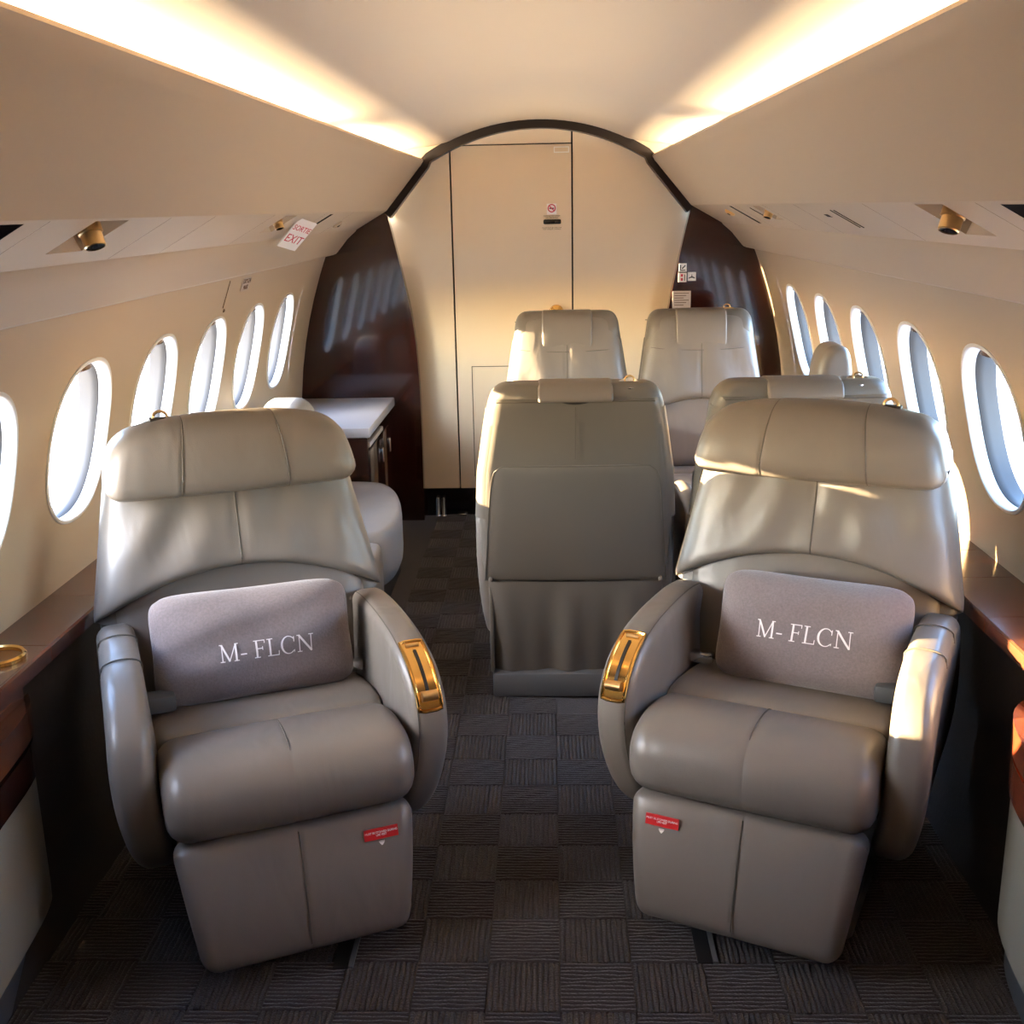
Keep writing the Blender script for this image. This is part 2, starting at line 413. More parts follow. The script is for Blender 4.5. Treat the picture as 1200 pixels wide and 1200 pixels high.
# wood ledges and dark lower sidewalls
LED = {-1: [(YF, 1.2), (1.2, 1.66), (1.66, 2.20), (2.20, 2.52), (2.52, 2.95), (2.95, 4.58)], 1: [(YF, 1.2), (1.2, 1.80), (1.80, 2.33), (2.33, 2.60), (2.60, 2.82), (2.82, 3.6), (3.6, YB)]}
for s, side in ((-1, 'left'), (1, 'right')):
    xi = 1.025 if s < 0 else .995
    prof = [(1.20, .60), (1.20, .62), (xi + .004, .62), (xi, .616), (xi, .585), (xi + .02, .58)]
    ls = struct(obj('trim_%d' % (7 if s < 0 else 8), sweepY([(s * x, z) for x, z in ((1.2, .58), (xi + .02, .578))], YF, YB), M['black'], smooth=False), 'carrier under the %s window ledge' % side)
    for a, b in LED[s]:
        obj('ledge_panel', loft([[(s * x, y, z) for x, z in prof] for y in (a + .001, b - .001)]), M['ledge'], ls, smooth=False)
    struct(obj('baseboard_%s' % side, sweepY([(s * (xi + .02), .579), (s * (xi + .012), .40), (s * (xi + .03), .395), (s * (xi + .0), .06), (s * (xi - .01), -.01)], YF, YB), M['dark'], smooth=False), 'dark lower sidewall on the %s' % side)
    struct(obj('wall_outer_%s' % side, sweepY([(s * 1.21, .615), (s * 1.3, .3), (s * 1.3, -.05)], YF, YB + .3), M['black'], smooth=False), 'outer skin behind the %s sidewall' % side)

# front end (behind the photographer)
struct(obj('wall_front', box(-1.35, 1.35, YF - .05, YF, -.05, 2.0), M['dark'], smooth=False), 'dark partition behind the photographer')

# ------------------------------------------------------------------ aft partition
OUT = [(1.20, -.02), (1.20, .60), (wx(.62), .62), (wx(.77), .77), (wx(.9), .9), (wx(1.0), 1.0), (wx(1.1), 1.1), (wx(1.2), 1.2), (1.012, 1.298), (.957, 1.309), (.90, 1.375), (.854, 1.418), (.708, 1.50)]
INN = [(.590, -.02), (.588, .2), (.586, .376), (.586, .62), (.592, .80), (.600, .92), (.618, 1.06), (.640, 1.17), (.665, 1.29), (.690, 1.405), (.706, 1.474)]
def plate(poly, y0, y1):
    n = len(poly); V = [(x, y0, z) for x, z in poly] + [(x, y1, z) for x, z in poly]
    return V, [tuple(range(n)), tuple(range(n, 2 * n))[::-1]] + [(i, (i + 1) % n, n + (i + 1) % n, n + i) for i in range(n)]
for s, side in ((-1, 'left'), (1, 'right')):
    poly = [(s * x, z) for x, z in OUT + chaikin(INN, 2, False)[::-1]]
    struct(obj('wall_partition_%s' % side, plate(poly, YB - .035, YB + .02), M['wood'], smooth=False), 'dark glossy mahogany partition panel on the %s with a curved edge' % side)
# arched rim
def arch(rr, x0):                      # arc through the valance edges
    c = 1.882 - .975; a0 = math.asin(x0 / .975); return [(rr * sin(-a0 + 2 * a0 * k / 40), c + rr * cos(-a0 + 2 * a0 * k / 40)) for k in range(41)]
o_ = [(-.722, 1.496), (-.545, 1.722)] + arch(.990, .53)[1:-1] + [(.545, 1.722), (.722, 1.496)]
i_ = [(-.693, 1.466), (-.508, 1.690), (-.497, 1.715)] + arch(.946, .500)[1:-1] + [(.497, 1.715), (.508, 1.690), (.693, 1.466)]
V, F = [], []
for y in (YB - .04, YB + .03):
    V += [(x, y, z) for x, z in o_]
no = len(o_)
rim_poly = o_ + i_[::-1]
struct(obj('trim_9', plate(rim_poly, YB - .04, YB + .04), M['rim'], smooth=False), 'dark arched rim over the cream aft wall')
struct(obj('wall_header', plate([(-.76, 1.60), (-.76, 1.95), (.76, 1.95), (.76, 1.60)] + [(.55, 1.715)] + arch(.985, .54)[::-1] + [(-.55, 1.715)], YB - .02, YB + .02), M['ceiling'], smooth=False), 'cream header above the arched rim')
# cream aft wall: fixed panels and a door
YW = YB + .05
wb = struct(obj('wall_back', box(-.8, .8, YW + .03, YW + .06, -.02, 1.98), M['gap'], smooth=False), 'cream lacquered aft wall behind the partition')
def cream_panel(name, poly, parent):
    return obj(name, plate(poly, YW, YW + .028), M['door'], parent, smooth=False)
DL, DR = -.411, .161
cream_panel('left_panel', [(-.78, .14), (-.78, 1.95), (DL - .004, 1.95), (DL - .004, .14)], wb)
cream_panel('right_panel', [(DR + .004, .14), (DR + .004, 1.95), (.78, 1.95), (.78, .14)], wb)
cream_panel('top_panel', [(DL + .004, 1.791), (DL + .004, 1.95), (DR - .004, 1.95), (DR - .004, 1.791)], wb)
obj('kick_plate', box(-.78, .78, YW + .005, YW + .03, -.01, .137), M['gloss_black'], wb, smooth=False)
dr = struct(obj('door_1', plate([(DL + .004, .14), (DL + .004, 1.785), (DR - .004, 1.785), (DR - .004, .14)], YW - .004, YW + .026), M['door'], smooth=False), 'cream lacquered door in the aft wall')
obj('hatch_outline', join(box(-.335, .10, YW - .0055, YW - .003, .752, .755), box(-.3365, -.3335, YW - .0055, YW - .003, .2, .755)), M['gap'], dr, smooth=False)
obj('door_knob', lathe([(.001, .03), (.02, .03), (.03, .024), (.034, .012), (.03, .0), (.018, -.002)], (.082, YW - .004, 1.015), (0, -1, 0)), M['gold'], dr)
obj('door_latch', box(.024, .108, YW - .010, YW - .003, 1.424, 1.446, .006), M['gloss_black'], dr)
obj('latch_indicator', box(.078, .092, YW - .0115, YW - .0095, 1.431, 1.439), M['chrome'], dr, smooth=False)

def facing(x, y, z): return frame((x, y, z), (1, 0, 0), (0, 0, 1))          # flat thing facing the photographer
ns = thing('no_smoking_sign', 'small white no smoking sign above the black latch of the cream door', 'sign', (.064, YW - .005, 1.493))
def at_ns(x, z): return frame((x, -.001, z), (1, 0, 0), (0, 0, 1))
obj('plate', box(-.023, .023, -.001, .0, -.025, .025), M['paper'], ns, smooth=False)
obj('ring', tube([(.017 * cos(2 * PI * k / 24), -.0015, .004 + .017 * sin(2 * PI * k / 24)) for k in range(24)], .0028, 6, True), M['redink'], ns)
obj('slash', tube([(-.012, -.002, .016), (.012, -.002, -.008)], .0025), M['redink'], ns)
obj('cigarette', box(-.012, .011, -.0025, -.001, .001, .006), M['ink'], ns, smooth=False)
text_obj('caption', 'DEFENSE DE FUMER\nNO SMOKING', .009, M['ink'], ns, at_ns(0, -.036))
lc = thing('door_instruction_label', 'faint two line label under the black latch of the cream door', 'label', (.064, YW - .005, 1.404))
obj('plate', box(-.04, .04, -.0008, 0, -.012, .012), M['door'], lc, smooth=False)
text_obj('caption', 'DOOR MUST BE OPEN FOR\nTAXI TAKEOFF LANDING', .0075, M['tab'], lc, at_ns(0, 0))
lb = thing('door_top_label', 'small white label in the top right corner of the cream door', 'label', (.112, YW - .005, 1.760))
obj('plate', box(-.036, .036, -.001, 0, -.014, .014), M['paper'], lb, smooth=False)
obj('plate_face', box(-.031, .031, -.0016, -.0008, -.009, .009), M['door'], lb, smooth=False)

PZ = YB - .036
def pictogram(name, label, x, z, sx, sz, drawing):
    t = thing(name, label, 'sign', (x, PZ, z))
    obj('plate', box(-sx, sx, -.0015, 0, -sz, sz, .0006), M['paper'], t, smooth=False)
    obj('symbol', drawing, M['ink'], t, smooth=False); return t
def flatpoly(pts, y=-.0022):
    return [(x, y, z) for x, z in pts], [tuple(range(len(pts)))]
pictogram('cup_sign', 'square white and blue sign with a diagonal arrow, topmost on the right wood partition', .677, 1.216, .018, .019,
          join(flatpoly([(-.013, -.013), (-.013, .013), (-.008, .013), (-.008, -.006)]), flatpoly([(-.006, -.004), (.010, .012), (.013, .008), (-.001, -.007)]), flatpoly([(-.012, -.014), (.012, -.014), (.012, -.010), (-.012, -.010)])))
t = pictogram('seat_belt_sign', 'square white sign with a red figure, lower left of the sign trio', .676, 1.170, .019, .021,
              flatpoly([(.008, -.016), (.008, .016), (.012, .012), (.012, -.016)]))
obj('red_figure', join(flatpoly([(-.008, .004), (-.008, .016), (.002, .016), (.002, .004)]), flatpoly([(-.008, -.015), (-.008, -.002), (.002, -.002), (.002, -.015)])), M['redink'], t, smooth=False)
pictogram('life_vest_sign', 'square white sign with a black winged symbol, lower right of the sign trio', .720, 1.174, .019, .020,
          join(flatpoly([(-.014, -.010), (-.014, -.004), (-.003, .0), (0, .013), (.003, .0), (.014, -.004), (.014, -.010), (.004, -.006), (-.004, -.006)])))
nl = thing('printed_notice', 'greyish pink printed notice low on the right wood partition', 'notice', (.674, PZ, 1.066))
obj('plate', box(-.043, .043, -.0015, 0, -.042, .042, .0006), M['mutedpaper'], nl, smooth=False)
obj('print_lines', join(*[box(-.034, .034 - .012 * (k % 3), -.0019, -.0014, .03 - k * .011, .033 - k * .011) for k in range(6)]), M['tab'], nl, smooth=False)

dp = thing('door_stop', 'pair of short chrome posts standing at the foot of the aft wall', 'door stop', (-.512, YW - .015, 0))
for dx in (-.014, .014): obj('post', lathe([(0, .095), (.008, .095), (.010, .088), (.010, .006), (.014, .0), (0, 0)], (dx, 0, 0), n=16), M['chrome'], dp)
tag(obj('floor_strip', box(-.43, -.38, YW - .02, YW - .004, -.001, .008, .002), M['chrome']), 'short flat metal strip on the carpet by the aft wall', 'strip')

# ------------------------------------------------------------------ seats
def seam(parent, pts, r=.0022, name='seam', m='thread'):
    return obj(name, tube(pts, r, 5), M[m], parent)
ARM = [(.555, .56), (.54, .60), (.48, .612), (.40, .618), (.28, .617), (.18, .606), (.105, .578), (.060, .535), (.040, .48), (.036, .42), (.048, .34), (.085, .25), (.14, .195), (.21, .175), (.36, .17), (.50, .18), (.55, .22), (.56, .35)]
ARMS = chaikin(ARM, 2)
def vf(z): return .46 + (z - .45) * .26
HWF = [(.3, .30), (.45, .325), (.56, .338), (.62, .338), (.8, .305), (.92, .282), (1.02, .268)]
HWC = [(.3, .29), (.45, .302), (.6, .304), (.75, .293), (.9, .268), (1.0, .250), (1.1, .24)]

def rrect(hw, v0, v1, z, r=.045, n=5):
    r = min(r, (v1 - v0) / 2 - .002, hw - .002); pts = []
    for cxx, cyy, a0 in ((hw - r, v1 - r, 0), (-hw + r, v1 - r, PI / 2), (-hw + r, v0 + r, PI), (hw - r, v0 + r, 1.5 * PI)):
        for k in range(n + 1): a = a0 + PI / 2 * k / n; pts.append((cxx + r * cos(a), cyy + r * sin(a), z))
    return pts

def make_seat(label, loc, ang, aisle=1, club=False, dz=0.0, tagged=True, group=None, arm=.306, ws=1.0):
    t = thing('cabin_seat', label, 'seat', (loc[0], loc[1], 0), math.radians(ang), group)
    L, LD = M['leather'], M['leather_dark']; HW = HWC if club else HWF
    hw = lambda z: interp(HW, z) * ws
    ztop = 1.02 + dz
    # pedestal
    obj('pedestal', loft([rrect(.21, .10, .52, .0055, .03), rrect(.21, .10, .52, .07, .03), rrect(.17, .14, .48, .09, .03), rrect(.17, .14, .48, .30, .03)]), M['base'], t)
    # leg rest
    def legw(c, a, b): k = (.30 - b) / .25; return (c * (1 - .14 * max(0, k) ** 1.1), a, b)
    def lv(z): return -.066 * (.30 - z) / .23 - .012 * sin(PI * (z - .06) / .25)
    lp = chaikin([(lv(.30) + .02, .306), (lv(.29), .295), (lv(.24), .24), (lv(.18), .18), (lv(.12), .12), (lv(.085), .062), (lv(.07) + .022, .046), (lv(.07) + .06, .052), (.055, .20), (.075, .295)], 2)
    lg = obj('leg_rest', extr(lp, -.247, .247, .035, legw, grooves=(0,), gd=.0012), L, t, angle=60)
    seam(lg, [legw(.0, lv(z) - .0002, z) for z in [.075 + .22 * k / 12 for k in range(13)]], .0016)
    if tagged:
        tx = .165 * aisle; tz = .262; tm = frame((tx, lv(tz) - .004, tz), (1, 0, 0), (0, .22, 1))
        tg = obj('life_vest_placard', mbox(tm, -.036, .036, -.0115, .0115, -.002, .001), M['red'], lg, smooth=False)
        tg['label'] = 'small red placard with white lettering'
        obj('arrow_mark', (lambda q: ([tm @ Vector(p) for p in q], [(0, 1, 2), (3, 4, 5, 6)]))([(-.006, -.019, 0), (.006, -.019, 0), (0, -.027, 0), (-.006, -.0165, 0), (.006, -.0165, 0), (.006, -.018, 0), (-.006, -.018, 0)]), M['paper'], lg, smooth=False)
        a_ = text_obj('placard_lettering', 'MUST BE STOWED DURING\nLIFE VEST', .0059, M['embroidery'], lg, tm @ Matrix.Translation((0, 0, .0014)), spacing=.92)
    # seat cushion: front roll and rear pad
    rp = chaikin([(.015, .306), (-.018, .335), (-.027, .375), (-.020, .42), (.012, .458), (.07, .474), (.14, .470), (.195, .456), (.222, .43), (.222, .34), (.20, .30), (.09, .298)], 2)
    fr = obj('front_cushion', extr(rp, -.252, .252, .045, grooves=(0,), gd=.0012, bulge=.003), L, t, angle=60)
    rr = [p for p in rp if p[0] < .215 and p[1] > .31]; rr.sort(key=lambda p: math.atan2(p[1] - .36, -(p[0] - .12)))
    seam(fr, [(0, p[0] - .0001 * 0, p[1] + (.003 if p[0] > .03 else 0) ) for p in rr if p[0] < .2], .0014)
    rc = chaikin([(.205, .32), (.205, .42), (.222, .448), (.27, .455), (.36, .446), (.47, .425), (.52, .41), (.53, .37), (.53, .30), (.30, .29)], 2)
    obj('rear_cushion', extr(rc, -.250, .250, .03, grooves=(), bulge=.003), L, t, angle=60)
    # back core, lumbar panel, upper cushion
    core = []
    for z in (.22, .25, .30, .40, .50, .58, .66, .75, .85, .93, .98):
        core.append(rrect(min(hw(z) - .012, .30 if z < .4 else 9), vf(z) + .045, vf(z) + .125, z, .035))
    core = [[(x * (.90 if k == 0 else 1), y, z) for x, y, z in r] for k, r in enumerate(core)]
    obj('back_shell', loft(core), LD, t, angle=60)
    def lum(s, q):
        z = .575 + q * .155; h = .028 * (1 - abs(s) ** 6) ** .5 * (1 - abs(q) ** 8) ** .5
        return (s * (.262 + (.03 if q > 0 else .03 * (1 + q))), vf(z) + .045 - h, z)
    obj('lumbar_pad', grid(lum, 24, 16), L, t, angle=70)
    ph = .012
    def upper_z(s, q):
        zb = .602 + .098 * (1 - abs(s) ** 2.2); zt = .955 if not club else ztop - .01
        return zb + (zt - zb) * (q + 1) / 2
    def wrinkle(s, z):
        if club: return .004 * sin(9 * s + 14 * z) * math.exp(-((z - .8) / .12) ** 2)
        k = math.exp(-((z - .80) / .09) ** 2)
        return .0045 * k * (sin(11 * abs(s) + 22 * z + aisle) + .6 * sin(17 * s - 15 * z))
    def up(s, q):
        z = upper_z(s, q); e = (1 - abs(s) ** 10) ** .5 * (1 - abs(q) ** 14) ** .5
        cw = hw(z) * (1 - .02 * (1 if club else 0))
        if club and z > ztop - .07: cw *= 1 - .16 * ((z - ztop + .07) / .07) ** 2
        return (s * cw, vf(z) + .060 - e * (.072 + .010 * (1 - s * s) + wrinkle(s, z) - .0035 * math.exp(-(s * cw / .004) ** 2)), z)
    ub = obj('upper_back_cushion', grid(up, 56, 36), L, t, angle=70)
    # wrap-around edge from the cushion back to the shell
    seam(ub, [(0, up(0.0, q)[1] - .0012, up(0, q)[2]) for q in [-.97 + 1.9 * k / 24 for k in range(25)]], .0014)
    seam(ub, [(lambda p: (p[0], p[1] - .0, p[2] - .002))(up(s, -.985)) for s in [-.94 + 1.88 * k / 40 for k in range(41)]], .0028)
    side = []
    for z in [.60 + (.95 - .60) * k / 14 for k in range(15)]:
        side.append(rrect(hw(z) - .001, vf(z) + .040, vf(z) + .122, z, .04))
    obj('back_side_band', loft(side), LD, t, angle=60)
    # head rest
    if not club:
        hp = chaikin([(.496, .892), (.482, .915), (.486, .96), (.498, 1.01), (.520, 1.048), (.562, 1.066), (.62, 1.066), (.665, 1.04), (.685, .97), (.672, .90), (.63, .882), (.555, .884)], 2)
        def hwp(c, a, b): b -= (.006 + .028 * abs(c / .28) ** 3) * max(0, (b - .95) / .11); return (c * (1.02 - .17 * max(0, (b - .89) / .18) ** 1.5), a, b)
        hr = obj('headrest', extr(hp, -.283, .283, .044, hwp, grooves=(-.118, .118), gd=.0012, bulge=.003), L, t, angle=60)
        for gx in (-.118, .118):
            hl = sorted([p for p in hp if p[0] < .60], key=lambda p: math.atan2(p[1] - .96, -(p[0] - .60)))
            seam(hr, [hwp(gx, p[0] - .0022, p[1]) for p in hl], .0015)
        ringx = -.145 * aisle
        obj('hook_ring', tube([(ringx + .016 * cos(2 * PI * k / 16), .60, 1.056 + .016 * sin(2 * PI * k / 16)) for k in range(16)], .0035, 8, True), M['gold_satin'], hr)
        obj('hook_plate', box(ringx - .024, ringx + .024, .588, .616, 1.047, 1.057, .003), M['gap'], hr)
    else:
        # rounded head of the shell with a soft centre flap
        head = []
        for k in range(9):
            a = PI / 2 * k / 8; z = ztop - .075 + .075 * sin(a)
            cut = .075 * (1 - cos(a)); head.append(rrect(hw(min(z, ztop)) - .004 - .045 * (1 - cos(a)) ** 1.4, vf(z) - .012 + cut * .5, vf(z) + .128 - cut * .55, z, .045))
        head = [rrect(hw(.9) - .004, vf(.9) + .02, vf(.9) + .126, .9, .045)] + head
        hd = obj('back_head', loft(head), LD, t, angle=60)
        for zz in (ztop - .050,):
            seam(hd, [(x, vf(zz) + .1285, zz) for x in [-.225 + .45 * k / 10 for k in range(11)]], .0016)
        fp = chaikin([(vf(ztop) - .050, ztop - .165), (vf(ztop) - .058, ztop - .15), (vf(ztop) - .050, ztop - .06), (vf(ztop) - .025, ztop - .006), (vf(ztop) + .03, ztop + .006), (vf(ztop) + .09, ztop + .003), (vf(ztop) + .120, ztop - .012), (vf(ztop) + .134, ztop - .048), (vf(ztop) + .118, ztop - .050), (vf(ztop) + .10, ztop - .03), (vf(ztop), ztop - .05), (vf(ztop) - .02, ztop - .165)], 2)
        hf = obj('headrest_flap', extr(fp, -.106, .106, .008, step=.03), L, t, angle=60)
        seam(ub, [(s_ * hw(ztop - .15) * .97, up(s_, 0)[1] * 0 + vf(ztop - .15) + .060 - (1 - abs(s_) ** 10) ** .5 * (.0735 + .010 * (1 - s_ * s_)), ztop - .15 - .012 * (1 - s_ * s_)) for s_ in [-.96 + 1.92 * k / 30 for k in range(31)]], .0016)
        pk = [(x, vf(ztop - .06) + .1285 + .002, ztop - .044 - .014 * (1 - (x / .058) ** 2)) for x in [-.058 + .116 * k / 12 for k in range(13)]]
        n = len(pk); top = [(x, y, ztop - .044) for x, y, z in pk]
        obj('flap_pocket', (pk + top, [(k, k + 1, n + k + 1, n + k) for k in range(n - 1)]), M['black'], hd, smooth=False)
        hx = -.155 if dz < .02 else .12
        if dz < .02 or aisle > 0:
            hk = obj('hook_plate', lathe([(0, .004), (.028, .004), (.034, .002), (.036, -.004)], (hx, vf(ztop) + .075, ztop - .006), (0, .3, 1)), M['gold_satin'] if dz > .02 else M['chrome'], hd)
            obj('hook_ring', tube([(hx + .014 * cos(2 * PI * k / 14), vf(ztop) + .07, ztop + .004 + .012 * sin(2 * PI * k / 14)) for k in range(14)], .003, 6, True), M['gold_satin'], hk)
        # rear panel of the shell with its outline stitching, skirt
        def rear(s, q):
            z = .385 + (q + 1) / 2 * .39; e = (1 - abs(s) ** 12) ** .5 * (1 - abs(q) ** 14) ** .5
            return (s * ws * (.283 - .032 * (q + 1) / 2 - .02 * max(0, q) ** 6), vf(z) + .120 + .0075 * e + .008 * (1 - s * s), z)
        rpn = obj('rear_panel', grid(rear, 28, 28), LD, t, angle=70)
        ol = [rear(-.985, q) for q in [-.95 + 1.85 * k / 20 for k in range(21)]] + [rear(s, .985) for s in [-.93 + 1.86 * k / 20 for k in range(21)]] + [rear(.985, q) for q in [.90 - 1.85 * k / 20 for k in range(21)]]
        seam(rpn, [(x, y + .002, z) for x, y, z in ol], .0014)
        seam(hd, [(0, vf(z) + .1275 + (.004 if z < .9 else 0), z) for z in [.795 + .16 * k / 8 for k in range(9)]], .0012)
        def skirt(s, q):
            z = .085 + (q + 1) / 2 * .305; k = 1 - (q + 1) / 2
            fold = .010 * k * (sin(9 * s + 1.3) + .6 * sin(17 * s)) * (1 - s ** 8)
            return (s * ws * (.268 - .012 * k), .585 - .035 * k + .014 * (1 - s ** 12) + fold, z)
        sk = obj('skirt', grid(skirt, 40, 14, False), LD, t, angle=70)
        for sx in (-1, 1): obj('skirt_side', box(sx * .262 - .006, sx * .262 + .006, .42, .585, .085, .40, .005), LD, sk)
        obj('base_plate', box(-.262, .262, .28, .59, .002, .084, .01), M['base'], t)
    # arm rests
    for sd in (-1, 1):
        a = t
        x0, x1 = (.252, .335) if not club else (.252, arm)
        def armw(c, v, z, sd=sd):
            k = max(0, (.5 - z) / .32); return (sd * (c - .030 * k * k + (.010 if not club else 0) * sin(PI * min(1, max(0, (z - .2) / .42)))), v, z)
        ar = obj('armrest', extr(ARMS, x0, x1, min(.026, (x1 - x0) * .42), armw, bulge=.003), L, t, angle=60)
        if sd == aisle or club:
            ln = [p for p in ARMS if p[1] > .33 and p[0] < .52]; ln.sort(key=lambda p: math.atan2(p[1] - .35, -(p[0] - .35)))
            seam(ar, [armw(x0 + .013, p[0], p[1] - .002) for p in ln], .0013)
        if sd == aisle and not club:
            # gold recline control set along the curved nose of the arm
            cur = [p for p in ARMS if p[0] < .22 and p[1] > .425]; cur.sort(key=lambda p: -p[0])
            def samp(u):       # point and outward normal along the nose
                ds = [0]
                for p, q in zip(cur, cur[1:]): ds.append(ds[-1] + math.dist(p, q))
                d = u * ds[-1]
                for k in range(len(cur) - 1):
                    if d <= ds[k + 1] or k == len(cur) - 2:
                        f = (d - ds[k]) / (ds[k + 1] - ds[k]); p, q = cur[k], cur[k + 1]
                        tx, tz = q[0] - p[0], q[1] - p[1]; l = math.hypot(tx, tz)
                        return (p[0] + f * tx, p[1] + f * tz, tz / l, -tx / l)
            xm = (x0 + x1) / 2
            def cp(u, w_, h):
                v, z, nv, nz = samp(u); return armw(xm + w_, v + nv * h, z + nz * h)
            def rail(w_, h, u0, u1, m=14): return [cp(u0 + (u1 - u0) * k / m, w_, h) for k in range(m + 1)]
            wv = .025; loop = rail(-wv, .004, .22, .80) + rail(wv, .004, .80, .22)
            rc_ = obj('recline_control', tube(chaikin(loop, 1), .0042, 8, True), M['gold'], ar); rc_['label'] = 'polished gold recline control frame'
            A, B = rail(-wv, .0042, .22, .80), rail(wv, .0042, .22, .80); n = len(A)
            obj('control_bed', (A + B, [(k, k + 1, n + k + 1, n + k) for k in range(n - 1)]), M['gold'], rc_, angle=60)
            A, B = rail(-.0035, .0062, .32, .66), rail(.0035, .0062, .32, .66); n = len(A)
            obj('control_slot', (A + B, [(k, k + 1, n + k + 1, n + k) for k in range(n - 1)]), M['black'], rc_, smooth=False)
            c0, c1 = cp(.69, -.017, .011), cp(.69, .017, .011)
            obj('control_lever', join(cyl(c0, c1, .0115, n=18)), M['gold_satin'], rc_)
            c0, c1 = cp(.27, -.014, .0045), cp(.27, .014, .0045)
            obj('control_end', cyl(c0, c1, .005, n=10), M['gold_satin'], rc_)
        elif not club:
            for vv in (.40, .26):
                pts = []
                zt = [p for p in ARMS if abs(p[0] - vv) < .02 and p[1] > .5]; zt = sum(p[1] for p in zt) / len(zt)
                for k in range(13):
                    aa = PI * k / 12; c = (x0 + x1) / 2 - (x1 - x0) / 2 * cos(aa); pts.append(armw(c, vv, zt - .026 + .0315 * sin(aa) ** .5 if 0 < k < 12 else zt - .03))
                seam(ar, pts, .0018)
    # belt
    sd = aisle
    bb = obj('belt_tongue', box(sd * .215 - .028, sd * .215 + .028, .38, .41, .452, .478, .006), M['chrome'] if not club else M['gap'], t)
    obj('belt_webbing', box(min(-sd * .19, -sd * .262), max(-sd * .19, -sd * .262), .32, .37, .455, .495, .008), M['kick'], t)
    return t

L_LOC, L_ANG = (-.470, 2.0), 23.5
R_LOC, R_ANG = (.432, 2.04), -25.0
make_seat('grey leather swivel seat in the left foreground, turned towards the aisle, pillow on it', L_LOC, L_ANG, 1)
make_seat('grey leather swivel seat in the right foreground with a sunlit back, pillow on it', R_LOC, R_ANG, -1)
make_seat('grey leather seat beside the aisle seen from behind, soft skirt down to the base', (.120, 3.86), 180, -1, True, tagged=False)
make_seat('grey leather seat seen from behind, half hidden by the right foreground seat', (.765, 3.86), 180, -1, True, tagged=False)
make_seat('grey leather seat facing forward before the cream door, gold knob showing above', (.122, 4.20), 0, -1, True, dz=.05, tagged=False, arm=.278, ws=.91)
make_seat('grey leather seat facing forward before the right wood partition, next to the windows', (.690, 4.20), 0, 1, True, dz=.05, tagged=False, arm=.278, ws=.91)

# ------------------------------------------------------------------ throw pillows with embroidered letters
def seg(x0, y0, x1, y1, w_):
    dx, dy = x1 - x0, y1 - y0; l = math.hypot(dx, dy); nx, ny = -dy / l * w_ / 2, dx / l * w_ / 2
    return [[(x0 + dx * (k / 3) - nx, y0 + dy * (k / 3) - ny), (x0 + dx * ((k + 1) / 3) - nx, y0 + dy * ((k + 1) / 3) - ny), (x0 + dx * ((k + 1) / 3) + nx, y0 + dy * ((k + 1) / 3) + ny), (x0 + dx * (k / 3) + nx, y0 + dy * (k / 3) + ny)] for k in range(3)]
def arc_c():
    q = []
    for k in range(20):
        a0, a1 = math.radians(42 + 276 * k / 20), math.radians(42 + 276 * (k + 1) / 20)
        th = lambda a: .05 + .075 * max(0, -cos(a)) ** 1.5
        P = lambda a, r: (.46 + (.40 + r) * cos(a), .5 + (.50 + r) * sin(a))
        q.append([P(a0, -th(a0) / 2), P(a1, -th(a1) / 2), P(a1, th(a1) / 2), P(a0, th(a0) / 2)])
    return q + seg(.78, .66, .78, .96, .05) + seg(.78, .06, .80, .2, .04)
GLY = {'M': (1.05, seg(.13, 0, .13, 1, .055) + seg(.12, .98, .52, .02, .11) + seg(.50, .02, .90, .98, .055) + seg(.90, 0, .90, 1, .11) + seg(0, .02, .26, .02, .05) + seg(.76, .02, 1.05, .02, .05) + seg(0, .98, .15, .98, .05) + seg(.9, .98, 1.05, .98, .05)),
       '-': (.36, seg(0, .33, .34, .33, .075)),
       'F': (.66, seg(.16, 0, .16, 1, .11) + seg(0, .975, .64, .975, .05) + seg(.16, .52, .50, .52, .05) + seg(0, .025, .34, .025, .05) + seg(.62, .80, .62, 1, .045) + seg(.49, .42, .49, .63, .045)),
       'L': (.68, seg(.16, 0, .16, 1, .11) + seg(0, .025, .66, .025, .05) + seg(0, .975, .34, .975, .05) + seg(.645, 0, .66, .26, .045)),
       'C': (.86, arc_c()),
       'N': (.98, seg(.14, 0, .14, 1, .055) + seg(.12, .98, .84, .02, .12) + seg(.84, 0, .84, 1, .055) + seg(0, .025, .28, .025, .05) + seg(0, .975, .16, .975, .05) + seg(.70, .975, .98, .975, .05))}
